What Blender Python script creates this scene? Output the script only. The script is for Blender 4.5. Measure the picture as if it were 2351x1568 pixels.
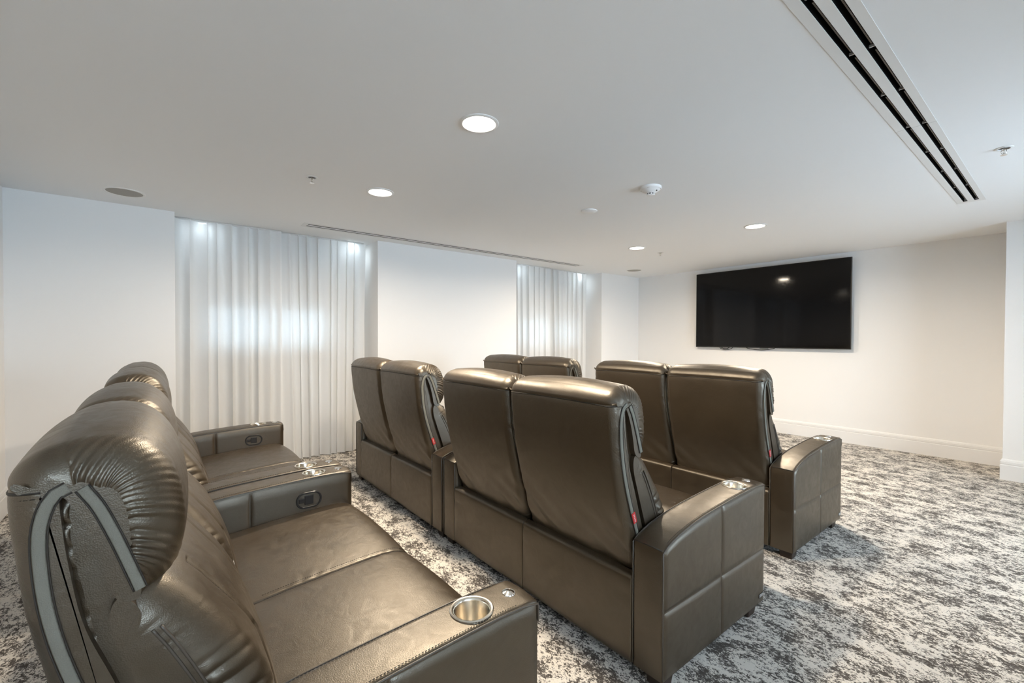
import bpy, bmesh, math, random
import numpy as np
from mathutils import Vector, Matrix, Euler

for o in list(bpy.data.objects):
    bpy.data.objects.remove(o, do_unlink=True)
SC = bpy.context.scene
COL = SC.collection
R = math.radians

# ------------------------------------------------------------------ camera
FPX, CYPX, YAW, PITCH, ROLL, EYE = 1024.245, 790.34, 51.6036, 0.7519, 0.1907, 1.40
cam_d = bpy.data.cameras.new('camera')
cam_d.sensor_fit = 'HORIZONTAL'
cam_d.sensor_width = 36.0
cam_d.lens = FPX / 2351 * 36.0
cam_d.shift_y = (CYPX - 784.0) / 2351
cam_d.clip_start = 0.02
cam = bpy.data.objects.new('camera', cam_d)
COL.objects.link(cam)
_y, _p, _r = R(YAW), R(PITCH), R(ROLL)
fw = Vector((-math.sin(_y), math.cos(_y), 0)); rt = Vector((math.cos(_y), math.sin(_y), 0)); up = Vector((0, 0, 1))
fw2 = fw * math.cos(_p) - up * math.sin(_p)
up2 = up * math.cos(_p) + fw * math.sin(_p)
rt2 = rt * math.cos(_r) + up2 * math.sin(_r)
up3 = up2 * math.cos(_r) - rt * math.sin(_r)
m3 = Matrix((rt2, up3, -fw2)).transposed()
cam.matrix_world = Matrix.Translation((0, 0, EYE)) @ m3.to_4x4()
SC.camera = cam

# ------------------------------------------------------------------ daylight (overcast sky outside the windows) and exposure
world = bpy.data.worlds.new('sky'); SC.world = world
world.use_nodes = True
bg = world.node_tree.nodes['Background']
bg.inputs[0].default_value = (0.70, 0.84, 1.0, 1)
bg.inputs[1].default_value = 6.6
SC.view_settings.view_transform = 'Standard'
SC.view_settings.look = 'None'
SC.view_settings.gamma = 1.0
SC.view_settings.use_curve_mapping = False
SC.view_settings.exposure = 1.15
cy_ = SC.cycles            # light path lengths that suit a closed white room
cy_.max_bounces = 5; cy_.diffuse_bounces = 4; cy_.glossy_bounces = 3; cy_.transmission_bounces = 4; cy_.transparent_max_bounces = 6
cy_.caustics_reflective = False; cy_.caustics_refractive = False
cy_.adaptive_threshold = 0.10; cy_.use_light_tree = False
LAMP_W = 24.0            # watts of each ceiling downlight
LAMP_COL = (1.0, 0.86, 0.68)

# ------------------------------------------------------------------ room numbers (metres)
XW, YT, YB, XR = -5.269, 7.304, -0.959, 2.3
CEIL = 2.58
PX, PY = -0.438, 6.641
W1A, W1B, W2A, W2B = 0.125, 2.093, 4.256, 6.219
REC = 0.46               # depth of the window recesses

def portal(name, loc, rot, sx, sy):
    l = bpy.data.lights.new(name, 'AREA'); l.shape = 'RECTANGLE'; l.size = sx; l.size_y = sy
    l.cycles.is_portal = True
    o = bpy.data.objects.new(name, l); COL.objects.link(o); o.location = loc; o.rotation_euler = rot
    return o
WR = (3.1, 5.5, 0.35, 2.35)      # window in the right wall: y0, y1, z0, z1
WINZ = (1.25, 1.78)
portal('window_portal', (XR + 0.02, (WR[0] + WR[1]) / 2, (WR[2] + WR[3]) / 2), (0, R(90), 0), WR[3] - WR[2], WR[1] - WR[0])

# ------------------------------------------------------------------ materials
def mat(name):
    m = bpy.data.materials.new(name); m.use_nodes = True
    nt = m.node_tree
    return m, nt, nt.nodes['Principled BSDF']
def simple(name, col, rough=0.5, metal=0.0, spec=0.5, bump=None):
    m, nt, b = mat(name)
    b.inputs['Base Color'].default_value = (*col, 1)
    b.inputs['Roughness'].default_value = rough
    b.inputs['Metallic'].default_value = metal
    b.inputs['Specular IOR Level'].default_value = spec
    n = nt.nodes.new('ShaderNodeTexNoise'); n.inputs['Scale'].default_value = (bump or (40, .02))[0]; n.inputs['Detail'].default_value = 2 if bump else 0
    tc = nt.nodes.new('ShaderNodeTexCoord'); nt.links.new(tc.outputs['Object'], n.inputs['Vector'])
    if bump:
        bp = nt.nodes.new('ShaderNodeBump'); bp.inputs['Strength'].default_value = bump[1]; bp.inputs['Distance'].default_value = 0.004
        nt.links.new(n.outputs['Fac'], bp.inputs['Height']); nt.links.new(bp.outputs['Normal'], b.inputs['Normal'])
    else:
        mr = nt.nodes.new('ShaderNodeMapRange')
        mr.inputs['To Min'].default_value = max(0.0, rough - .03); mr.inputs['To Max'].default_value = min(1, rough + .03)
        nt.links.new(n.outputs['Fac'], mr.inputs['Value']); nt.links.new(mr.outputs['Result'], b.inputs['Roughness'])
    return m
def emit(name, col, s):
    m, nt, b = mat(name)
    b.inputs['Base Color'].default_value = (.8, .8, .8, 1)
    b.inputs['Emission Color'].default_value = (*col, 1)
    b.inputs['Emission Strength'].default_value = s
    m.cycles.emission_sampling = 'NONE'      # the lamp behind the lens is sampled instead
    return m

def leather_mat(name, col, rough=0.39):
    m, nt, b = mat(name); N = nt.nodes; K = nt.links
    tc = N.new('ShaderNodeTexCoord'); oi = N.new('ShaderNodeObjectInfo')
    ad = N.new('ShaderNodeVectorMath'); ad.operation = 'MULTIPLY_ADD'
    cx = N.new('ShaderNodeCombineXYZ')
    for i in range(3): K.new(oi.outputs['Random'], cx.inputs[i])
    K.new(cx.outputs[0], ad.inputs[0]); ad.inputs[1].default_value = (37, 53, 71)
    K.new(tc.outputs['Object'], ad.inputs[2])
    big = N.new('ShaderNodeTexNoise'); big.inputs['Scale'].default_value = 5.5; big.inputs['Detail'].default_value = 4; big.inputs['Roughness'].default_value = .65
    mid = N.new('ShaderNodeTexNoise'); mid.inputs['Scale'].default_value = 16; mid.inputs['Detail'].default_value = 3; mid.inputs['Distortion'].default_value = 1.2
    fine = N.new('ShaderNodeTexVoronoi'); fine.inputs['Scale'].default_value = 420
    for t in (big, mid, fine): K.new(ad.outputs[0], t.inputs['Vector'])
    cr = N.new('ShaderNodeValToRGB')
    cr.color_ramp.elements[0].position = .30; cr.color_ramp.elements[1].position = .72
    cr.color_ramp.elements[0].color = (col[0] * .80, col[1] * .78, col[2] * .75, 1)
    cr.color_ramp.elements[1].color = (col[0] * 1.22, col[1] * 1.22, col[2] * 1.22, 1)
    K.new(big.outputs['Fac'], cr.inputs['Fac']); K.new(cr.outputs['Color'], b.inputs['Base Color'])
    mr = N.new('ShaderNodeMapRange'); mr.inputs['From Min'].default_value = .3; mr.inputs['From Max'].default_value = .7
    mr.inputs['To Min'].default_value = rough - .05; mr.inputs['To Max'].default_value = rough + .07
    K.new(mid.outputs['Fac'], mr.inputs['Value']); K.new(mr.outputs['Result'], b.inputs['Roughness'])
    b.inputs['IOR'].default_value = 1.65; b.inputs['Specular IOR Level'].default_value = 0.9
    b.inputs['Specular Tint'].default_value = (1.0, .89, .73, 1)
    b1 = N.new('ShaderNodeBump'); b1.inputs['Strength'].default_value = .22; b1.inputs['Distance'].default_value = .0012
    b2 = N.new('ShaderNodeBump'); b2.inputs['Strength'].default_value = .16; b2.inputs['Distance'].default_value = .006
    K.new(fine.outputs['Distance'], b1.inputs['Height']); K.new(mid.outputs['Fac'], b2.inputs['Height'])
    K.new(b2.outputs['Normal'], b1.inputs['Normal']); K.new(b1.outputs['Normal'], b.inputs['Normal'])
    return m

LCOL = (0.031, 0.0205, 0.0110)
M_LEATHER = leather_mat('brown_leather', LCOL)
M_SEAM = simple('seam_thread', (0.022, 0.017, 0.012), .6)
M_PIPING = simple('leather_piping', (0.075, 0.06, 0.045), .42, spec=.7)
M_STRAP = simple('grey_webbing', (0.19, 0.18, 0.145), .75, bump=(600, .3))
M_RED = simple('red_tab', (0.55, 0.03, 0.025), .6)
M_TABTXT = simple('tab_print', (0.75, 0.7, 0.68), .6)
M_STEEL = simple('brushed_steel', (0.80, 0.74, 0.64), .24, metal=1)
M_CHROME = simple('polished_steel', (0.88, 0.86, 0.82), .10, metal=1)
M_BLACKPL = simple('black_plastic', (0.018, 0.016, 0.015), .32)
M_FOOT = simple('dark_foot_wood', (0.03, 0.018, 0.012), .5)
M_INNER = simple('dark_underframe', (0.02, 0.017, 0.014), .8)
M_WALL = simple('white_wall_paint', (0.86, 0.85, 0.835), .75, spec=.25)
M_CEIL = simple('white_ceiling_paint', (0.90, 0.90, 0.895), .85, spec=.2)
M_TRIM = simple('white_trim_enamel', (0.82, 0.81, 0.795), .42)
M_WHITEPL = simple('white_plastic', (0.88, 0.87, 0.85), .45)
M_WHITEMET = simple('white_metal', (0.78, 0.77, 0.75), .45)
M_GRILLE = simple('speaker_grille', (0.42, 0.40, 0.365), .8, bump=(900, .5))
M_SLOT = simple('black_slot', (0.006, 0.006, 0.006), .45)
M_BLADE = simple('slot_blade_metal', (0.07, 0.065, 0.06), .35, metal=.6)
M_CLIP = simple('slot_clip', (0.45, 0.45, 0.45), .4)
M_TVFRAME = simple('tv_bezel', (0.012, 0.011, 0.010), .25)
M_SCREEN = simple('tv_screen', (0.0012, 0.0011, 0.0012), .08, spec=.25)
M_CABLE = simple('black_cable', (0.012, 0.012, 0.012), .5)
M_LENS = emit('downlight_lens', (1.0, 0.93, 0.80), 9.0)
M_COOL = emit('cool_puck_lens', (0.80, 0.92, 1.0), 12.0)
M_SILL = simple('stone_sill', (0.75, 0.75, 0.74), .5)
M_PAVE = simple('pale_paving', (0.6, 0.62, 0.62), .9)

def carpet_mat():
    """small light and dark tufts, more of one or the other following a soft patch pattern"""
    m, nt, b = mat('flecked_carpet'); N = nt.nodes; K = nt.links
    tc = N.new('ShaderNodeTexCoord')
    mp = N.new('ShaderNodeMapping'); mp.inputs['Scale'].default_value = (.72, 1, 1); mp.inputs['Rotation'].default_value = (0, 0, R(4))
    K.new(tc.outputs['Object'], mp.inputs['Vector'])
    def noise(sc, det, ro):
        n = N.new('ShaderNodeTexNoise'); n.inputs['Scale'].default_value = sc; n.inputs['Detail'].default_value = det; n.inputs['Roughness'].default_value = ro
        K.new(mp.outputs[0], n.inputs['Vector']); return n.outputs['Fac']
    def madd(x, k, y):
        a = N.new('ShaderNodeMath'); a.operation = 'MULTIPLY_ADD'; a.inputs[1].default_value = k; K.new(x, a.inputs[0])
        if isinstance(y, float): a.inputs[2].default_value = y
        else: K.new(y, a.inputs[2])
        return a.outputs[0]
    def cells(sc):
        v = N.new('ShaderNodeTexVoronoi'); v.inputs['Scale'].default_value = sc; K.new(mp.outputs[0], v.inputs['Vector'])
        sp = N.new('ShaderNodeSeparateColor'); K.new(v.outputs['Color'], sp.inputs[0]); return sp.outputs[0]
    f = madd(noise(9.0, 4, .62), 2.1, -1.215)           # patches about a hand wide
    f = madd(noise(34.0, 3, .6), 1.1, f)
    f = madd(cells(95.0), .50, f)                       # centimetre flecks
    f = madd(cells(260.0), .52, f)                      # single tufts
    cr = N.new('ShaderNodeValToRGB'); e = cr.color_ramp.elements
    e[0].position = .62; e[0].color = (.085, .073, .062, 1)
    e[1].position = 1.0; e[1].color = (.76, .705, .63, 1)
    x = e.new(.80); x.color = (.20, .178, .155, 1)
    x = e.new(.92); x.color = (.52, .48, .43, 1)
    K.new(f, cr.inputs['Fac']); K.new(cr.outputs['Color'], b.inputs['Base Color'])
    b.inputs['Roughness'].default_value = .95; b.inputs['Specular IOR Level'].default_value = .1
    b.inputs['Sheen Weight'].default_value = .1
    bp = N.new('ShaderNodeBump'); bp.inputs['Strength'].default_value = .8; bp.inputs['Distance'].default_value = .005
    K.new(f, bp.inputs['Height']); K.new(bp.outputs['Normal'], b.inputs['Normal'])
    return m
M_CARPET = carpet_mat()

def sheer_mat():
    m = bpy.data.materials.new('white_sheer_cloth'); m.use_nodes = True; nt = m.node_tree; N = nt.nodes; K = nt.links
    for n in list(N): N.remove(n)
    out = N.new('ShaderNodeOutputMaterial')
    tr = N.new('ShaderNodeBsdfTranslucent'); tr.inputs['Color'].default_value = (.93, .94, .94, 1)
    di = N.new('ShaderNodeBsdfDiffuse'); di.inputs['Color'].default_value = (.93, .925, .915, 1)
    tp = N.new('ShaderNodeBsdfTransparent'); tp.inputs['Color'].default_value = (.95, .95, .95, 1)
    tc = N.new('ShaderNodeTexCoord'); no = N.new('ShaderNodeTexNoise'); no.inputs['Scale'].default_value = 300
    K.new(tc.outputs['Object'], no.inputs['Vector'])
    mr = N.new('ShaderNodeMapRange'); mr.inputs['To Min'].default_value = .03; mr.inputs['To Max'].default_value = .08
    K.new(no.outputs['Fac'], mr.inputs['Value'])
    a = N.new('ShaderNodeMixShader'); a.inputs[0].default_value = .34
    K.new(di.outputs[0], a.inputs[1]); K.new(tr.outputs[0], a.inputs[2])
    c = N.new('ShaderNodeMixShader'); K.new(mr.outputs['Result'], c.inputs[0]); K.new(a.outputs[0], c.inputs[1]); K.new(tp.outputs[0], c.inputs[2])
    K.new(c.outputs[0], out.inputs['Surface'])
    return m
M_SHEER = sheer_mat()
def glass_mat():
    m = bpy.data.materials.new('window_glass'); m.use_nodes = True; nt = m.node_tree; N = nt.nodes; K = nt.links
    for n in list(N): N.remove(n)
    out = N.new('ShaderNodeOutputMaterial')
    tp = N.new('ShaderNodeBsdfTransparent'); tp.inputs['Color'].default_value = (.93, .96, .97, 1)
    gl = N.new('ShaderNodeBsdfGlossy'); gl.inputs['Roughness'].default_value = .02
    fr = N.new('ShaderNodeFresnel'); fr.inputs['IOR'].default_value = 1.45
    mx = N.new('ShaderNodeMixShader'); K.new(fr.outputs[0], mx.inputs[0]); K.new(tp.outputs[0], mx.inputs[1]); K.new(gl.outputs[0], mx.inputs[2])
    K.new(mx.outputs[0], out.inputs['Surface'])
    return m
M_GLASS = glass_mat()

# ------------------------------------------------------------------ mesh helpers
def mesh_obj(name, verts, faces, m, parent=None, smooth=False, flat_faces=()):
    me = bpy.data.meshes.new(name); me.from_pydata([tuple(v) for v in verts], [], [tuple(f) for f in faces])
    if smooth:
        me.polygons.foreach_set('use_smooth', [i not in flat_faces for i in range(len(me.polygons))])
    me.materials.append(m); me.update()
    o = bpy.data.objects.new(name, me); COL.objects.link(o)
    if parent is not None: o.parent = parent
    return o
def bm_obj(name, bm, m, parent=None, smooth=False):
    bmesh.ops.recalc_face_normals(bm, faces=bm.faces)
    me = bpy.data.meshes.new(name); bm.to_mesh(me); bm.free(); me.materials.append(m)
    if smooth:
        for p in me.polygons: p.use_smooth = True
    o = bpy.data.objects.new(name, me); COL.objects.link(o)
    if parent is not None: o.parent = parent
    return o
def box_bm(boxes, bev=0.0, seg=2):
    bm = bmesh.new()
    for (x0, x1, y0, y1, z0, z1) in boxes:
        r = bmesh.ops.create_cube(bm, size=1)
        for v in r['verts']:
            v.co = Vector(((x0 + x1) / 2 + v.co.x * (x1 - x0), (y0 + y1) / 2 + v.co.y * (y1 - y0), (z0 + z1) / 2 + v.co.z * (z1 - z0)))
    if bev: bmesh.ops.bevel(bm, geom=list(bm.edges), offset=bev, segments=seg, profile=.5, affect='EDGES')
    return bm
def box(name, b, m, parent=None, bev=0.0, seg=2):
    return bm_obj(name, box_bm([b], bev, seg), m, parent, smooth=False)
def lathe(name, prof, m, parent=None, loc=(0, 0, 0), n=48, smooth=True, cap_last=False):
    vs, fs = [], []
    for (r, z) in prof:
        for i in range(n):
            a = 2 * math.pi * i / n; vs.append((r * math.cos(a), r * math.sin(a), z))
    for j in range(len(prof) - 1):
        for i in range(n):
            k = (i + 1) % n; fs.append((j * n + i, j * n + k, (j + 1) * n + k, (j + 1) * n + i))
    if cap_last: fs.append(tuple((len(prof) - 1) * n + i for i in range(n)))
    o = mesh_obj(name, vs, fs, m, parent, smooth=smooth); o.location = loc
    bm = bmesh.new(); bm.from_mesh(o.data); bmesh.ops.remove_doubles(bm, verts=bm.verts, dist=1e-6)
    bmesh.ops.recalc_face_normals(bm, faces=bm.faces)
    for e in bm.edges:
        if len(e.link_faces) == 2 and e.calc_face_angle(0) > R(35): e.smooth = False
    bm.to_mesh(o.data); bm.free()
    return o
def tube_data(path, r, n=8, cap=True, off=0):
    P = [Vector(p) for p in path]; vs, fs = [], []
    ref = None
    for i, p in enumerate(P):
        t = (P[min(i + 1, len(P) - 1)] - P[max(i - 1, 0)]).normalized()
        if ref is None:
            a = Vector((0, 0, 1)) if abs(t.z) < .9 else Vector((1, 0, 0)); ref = t.cross(a).normalized()
        else: ref = (ref - t * ref.dot(t)).normalized()
        b = t.cross(ref)
        for k in range(n):
            a = 2 * math.pi * k / n; vs.append(p + ref * (r * math.cos(a)) + b * (r * math.sin(a)))
    for i in range(len(P) - 1):
        for k in range(n):
            q = (k + 1) % n; fs.append((off + i * n + k, off + i * n + q, off + (i + 1) * n + q, off + (i + 1) * n + k))
    if cap:
        fs.append(tuple(off + k for k in reversed(range(n)))); fs.append(tuple(off + (len(P) - 1) * n + k for k in range(n)))
    return vs, fs
def tubes(name, paths, r, m, parent=None, n=8):
    V, F = [], []
    for p in paths:
        v, f = tube_data(p, r, n, True, len(V)); V += v; F += f
    return mesh_obj(name, V, F, m, parent, smooth=True)
def cr_open(pts, n):
    P = np.array(pts, float); P = np.vstack([2 * P[0] - P[1], P, 2 * P[-1] - P[-2]]); out = []
    k = len(pts) - 1
    for i in range(k):
        p0, p1, p2, p3 = P[i:i + 4]
        for t in np.linspace(0, 1, 12, endpoint=False):
            out.append(.5 * ((2 * p1) + (-p0 + p2) * t + (2 * p0 - 5 * p1 + 4 * p2 - p3) * t * t + (-p0 + 3 * p1 - 3 * p2 + p3) * t ** 3))
    out.append(P[-2]); out = np.array(out)
    s = np.r_[0, np.cumsum(np.linalg.norm(np.diff(out, axis=0), axis=1))]
    u = np.linspace(0, s[-1], n)
    return np.stack([np.interp(u, s, out[:, j]) for j in range(out.shape[1])], 1)
def cr_closed(pts, n):
    P = np.array(pts, float); m = len(P); out = []
    for i in range(m):
        p0, p1, p2, p3 = P[(i - 1) % m], P[i], P[(i + 1) % m], P[(i + 2) % m]
        for t in np.linspace(0, 1, 14, endpoint=False):
            out.append(.5 * ((2 * p1) + (-p0 + p2) * t + (2 * p0 - 5 * p1 + 4 * p2 - p3) * t * t + (-p0 + 3 * p1 - 3 * p2 + p3) * t ** 3))
    out = np.array(out + [out[0]])
    s = np.r_[0, np.cumsum(np.linalg.norm(np.diff(out, axis=0), axis=1))]
    u = np.linspace(0, s[-1], n, endpoint=False)
    return np.stack([np.interp(u, s, out[:, j]) for j in range(2)], 1), s[-1]
def noise1(rng, k, fmin, fmax):
    fr = rng.uniform(fmin, fmax, k); ph = rng.uniform(0, 6.28, k); am = rng.uniform(.5, 1, k) / k ** .5
    return lambda s: (np.sin(np.multiply.outer(s, fr) + ph) * am).sum(-1)

def pillow(name, prof, w, m, parent, nx=24, ns=160, er=.03, puff=0.0, gath=0.0, gfreq=(110, 190), glen=.05, seed=1, skew=0.0,
           wr=0.0, mask=None, sag=None, inner=None, nr=12, wfun=None):
    """section prof (y,z) swept along x; quarter-round ends (only on the outer side when inner() is given),
    puffed middle, pleats gathered towards the end seams"""
    p, Ltot = cr_closed(prof, ns)
    if (p[:, 0] * np.roll(p[:, 1], -1) - np.roll(p[:, 0], -1) * p[:, 1]).sum() < 0: p = p[::-1].copy()
    t = np.roll(p, -1, 0) - np.roll(p, 1, 0); t /= np.linalg.norm(t, axis=1)[:, None]
    nrm = np.stack([t[:, 1], -t[:, 0]], 1)
    s = np.arange(ns) / ns * Ltot
    rng = np.random.RandomState(seed)
    win = np.ones(ns)
    if inner:
        win = np.array([0.0 if inner(y, z) else (1.0 if wfun is None else wfun(y, z)) for y, z in p]); k = max(3, int(.030 / (Ltot / ns))) | 1
        win = np.convolve(np.r_[win[-k:], win, win[:k]], np.ones(k) / k, 'same')[k:-k]
    # stations: even over the flat middle, even in angle round the ends
    mid = np.linspace(-(w / 2 - er), w / 2 - er, nx)
    ph_ = np.linspace(0, math.pi / 2, nr + 1)[1:]
    st = [(-(w / 2 - er) - er * math.sin(a), a) for a in ph_[::-1]] + [(x, 0.0) for x in mid] + [(w / 2 - er + er * math.sin(a), a) for a in ph_]
    gl = noise1(rng, 5, *gfreq); gr = noise1(rng, 5, *gfreq); g2 = noise1(rng, 5, 12, 34); g3 = noise1(rng, 5, 9, 26)
    gd = noise1(rng, 4, 8, 25)
    mk = np.ones(ns) if mask is None else np.array([mask(y, z) for y, z in p])
    mk = mk * win * (1 + .8 * gd(s))
    V = []
    for x, a in st:
        e = max(0.0, w / 2 - abs(x)); sx = 1 if x > 0 else -1
        inset = er * (1 - math.cos(a))
        tt = 2 * x / w
        dn = -inset * win + puff * (1 - tt ** 2) * (win if inner else 1)
        if sag: dn = dn + np.array([sag(x, y, z) for y, z in p])
        if wr: dn = dn + wr * (g2(s + .35 * x) * np.sin(5 * x + g3(s)))
        arc = er * (math.pi / 2 - a) + max(0.0, (w / 2 - er) - abs(x))     # distance from the end seam along the leather
        fall = math.exp(-(arc / glen) ** 1.4)
        g = gl if x < 0 else gr
        q = np.abs(g(s + skew * arc)) ** .75 * 1.5 - .55
        gg = gath * fall * mk * q
        ca, sa = math.cos(a), math.sin(a)
        P = p + nrm * (dn + gg * max(ca, .25)).reshape(-1, 1)
        X = x + sx * gg * sa * .8 * (1 if a < 1.5 else 0)
        V.append(np.c_[np.broadcast_to(X, ns), P])
    n_st = len(st)
    V = np.concatenate(V); F = []
    for i in range(n_st - 1):
        b0 = i * ns; b1 = b0 + ns
        for k in range(ns):
            q = (k + 1) % ns; F.append((b0 + k, b0 + q, b1 + q, b1 + k))
    F.append(tuple(range(ns))[::-1]); F.append(tuple((n_st - 1) * ns + k for k in range(ns)))
    o = mesh_obj(name, V, F, m, parent, smooth=True)
    bm = bmesh.new(); bm.from_mesh(o.data); bmesh.ops.recalc_face_normals(bm, faces=bm.faces)
    for f in bm.faces:
        if len(f.verts) > 4:
            f.smooth = False
            for e_ in f.edges: e_.smooth = False
    bm.to_mesh(o.data); bm.free()
    return o

def stitches(name, paths, parent, ln=.0045, gap=.0035, r=.0009, m=None):
    V, F = [], []
    for path in paths:
        P = np.array([tuple(q) for q in path], float)
        s = np.r_[0, np.cumsum(np.linalg.norm(np.diff(P, axis=0), axis=1))]
        k = 0.0
        while k + ln < s[-1]:
            a = [np.interp(k, s, P[:, j]) for j in range(3)]; b = [np.interp(k + ln, s, P[:, j]) for j in range(3)]
            v, f = tube_data([a, b], r, 4, True, len(V)); V += v; F += f
            k += ln + gap
    o = mesh_obj(name, V, F, m or M_SEAM, parent); o['kind'] = 'stuff'
    return o

def tag(o, label, cat, group=None):
    o['label'] = label; o['category'] = cat
    if group: o['group'] = group
    return o
def empty(name, loc=(0, 0, 0), rz=0):
    o = bpy.data.objects.new(name, None); o.empty_display_size = .1; COL.objects.link(o)
    o.location = loc; o.rotation_euler = (0, 0, rz); return o
def struct(o):
    o['kind'] = 'structure'; return o
def copy_tree(o, parent=None):
    c = o.copy(); COL.objects.link(c)
    c.parent = parent
    for ch in list(o.children): copy_tree(ch, c)
    return c

def plane_holes(name, u0, u1, v0, v1, holes, fn, m):
    us = sorted({u0, u1, *[h[0] for h in holes], *[h[1] for h in holes]}); vs = sorted({v0, v1, *[h[2] for h in holes], *[h[3] for h in holes]})
    us = [u for u in us if u0 <= u <= u1]; vs = [v for v in vs if v0 <= v <= v1]
    V = [fn(u, v) for u in us for v in vs]; F = []
    for i in range(len(us) - 1):
        for j in range(len(vs) - 1):
            cu, cv = (us[i] + us[i + 1]) / 2, (vs[j] + vs[j + 1]) / 2
            if any(h[0] < cu < h[1] and h[2] < cv < h[3] for h in holes): continue
            n = len(vs); F.append((i * n + j, (i + 1) * n + j, (i + 1) * n + j + 1, i * n + j + 1))
    return struct(mesh_obj(name, V, F, m))

# ------------------------------------------------------------------ room shell
XO = XW - REC
DR = (-0.647, -0.476, 1.23, 5.443)     # right linear diffuser footprint x0,x1,y0,y1
DL = (-5.090, -4.919, 1.178, 5.368)    # left one
fl = struct(mesh_obj('floor', [(XO - .1, YB - .15, 0), (XR + .15, YB - .15, 0), (XR + .15, YT + .15, 0), (XO - .1, YT + .15, 0)], [(0, 1, 2, 3)], M_CARPET))
plane_holes('ceiling', XO - .1, XR + .15, YB - .15, YT + .15,
            [(d[0] + .012, d[1] - .012, d[2] + .012, d[3] - .012) for d in (DR, DL)], lambda u, v: (u, v, CEIL), M_CEIL)
struct(box('leak_blocker', (XO - .1, XR + .15, YB - .15, YT + .15, CEIL + .11, CEIL + .3), M_CEIL))  # unseen slab added above the ceiling to stop sky light leaking in
# left wall: piers with thickness so that the window recesses have real jambs
bm = box_bm([(XO, XW, YB, W1A, 0, CEIL), (XO, XW, W1B, W2A, 0, CEIL), (XO, XW, W2B, YT, 0, CEIL)])
struct(bm_obj('wall_left', bm, M_WALL))
def recess_window(i, ya, yb, wy0, wy1):
    z0, z1 = WINZ
    t = .12
    w = struct(bm_obj('wall_recess_%d' % i, box_bm([(XO - t, XO, ya - .1, wy0, 0, CEIL), (XO - t, XO, wy1, yb + .1, 0, CEIL), (XO - t, XO, wy0, wy1, 0, z0), (XO - t, XO, wy0, wy1, z1, CEIL)]), M_WALL))
    e = empty('window_%d' % i, (0, 0, 0)); struct(e)
    fr = .05
    bm = box_bm([(XO - .09, XO - .03, wy0, wy0 + fr, z0, z1), (XO - .09, XO - .03, wy1 - fr, wy1, z0, z1), (XO - .09, XO - .03, wy0 + fr, wy1 - fr, z0, z0 + fr), (XO - .09, XO - .03, wy0 + fr, wy1 - fr, z1 - fr, z1)])
    bm_obj('window_frame', bm, M_TRIM, e)
    ym = (wy0 + wy1) / 2
    box('mullion', (XO - .085, XO - .035, ym - .02, ym + .02, z0 + fr, z1 - fr), M_TRIM, e)
    for a, b in ((wy0 + fr, ym - .02), (ym + .02, wy1 - fr)):
        box('pane', (XO - .064, XO - .058, a, b, z0 + fr, z1 - fr), M_GLASS, e)
    box('window_sill', (XO - .03, XO + .17, wy0 - .03, wy1 + .03, z0 - .035, z0), M_SILL, e, bev=.004)
    # pavement right outside the half-sunken window
    struct(box('ground_outside_%d' % i, (XO - 2.4, XO - .13, ya - .5, yb + .5, z0 - .3, z0 - .12), M_PAVE))
    struct(bm_obj('sky_blocker_%d' % i, box_bm([(XO - 1.15, XO - 1.0, ya - .5, yb + .5, z0 - .3, 2.5), (XO - 1.0, XO - .13, ya - .65, ya - .5, z0 - .3, 2.5), (XO - 1.0, XO - .13, yb + .5, yb + .65, z0 - .3, 2.5)]), M_PAVE))  # unseen walls added outside to cut the sky light reaching the window
    portal('window_portal', (XO - .10, (wy0 + wy1) / 2, (z0 + z1) / 2), (0, R(-90), 0), z1 - z0, wy1 - wy0)
recess_window(1, W1A, W1B, .36, 1.66)
recess_window(2, W2A, W2B, 4.50, 5.95)
struct(box('wall_front', (XO, PX, YT, YT + .15, 0, CEIL), M_WALL))
struct(box('wall_pillar', (PX, XR + .15, PY, YT + .15, 0, CEIL), M_WALL))
struct(box('wall_back', (XO, XR + .15, YB - .15, YB, 0, CEIL), M_WALL))
WR2 = (-0.70, 1.10, 1.00, 2.42)
plane_y = [YB, WR2[0], WR2[1], WR[0], WR[1], PY]
bm = box_bm([(XR, XR + .15, YB, WR2[0], 0, CEIL), (XR, XR + .15, WR2[1], WR[0], 0, CEIL), (XR, XR + .15, WR[1], PY, 0, CEIL)] +
            [q for w_ in (WR, WR2) for q in ((XR, XR + .15, w_[0], w_[1], 0, w_[2]), (XR, XR + .15, w_[0], w_[1], w_[3], CEIL))])
struct(bm_obj('wall_right', bm, M_WALL))
portal('window_portal', (XR + 0.02, (WR2[0] + WR2[1]) / 2, (WR2[2] + WR2[3]) / 2), (0, R(90), 0), WR2[3] - WR2[2], WR2[1] - WR2[0])
for i, w_, n_ in ((3, WR, 3), (4, WR2, 2)):
    e = empty('window_%d' % i); struct(e)
    y0, y1, z0, z1 = w_
    bm = box_bm([(XR + .04, XR + .1, y0, y0 + .06, z0, z1), (XR + .04, XR + .1, y1 - .06, y1, z0, z1), (XR + .04, XR + .1, y0 + .06, y1 - .06, z0, z0 + .06), (XR + .04, XR + .1, y0 + .06, y1 - .06, z1 - .06, z1)])
    bm_obj('window_frame', bm, M_TRIM, e)
    for k in range(n_):
        a = y0 + (y1 - y0) * k / n_; b = y0 + (y1 - y0) * (k + 1) / n_
        box('pane', (XR + .066, XR + .072, a + .02, b - .02, z0 + .05, z1 - .05), M_GLASS, e)
        if k: box('mullion', (XR + .045, XR + .095, a - .03, a + .03, z0 + .05, z1 - .05), M_TRIM, e)

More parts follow.
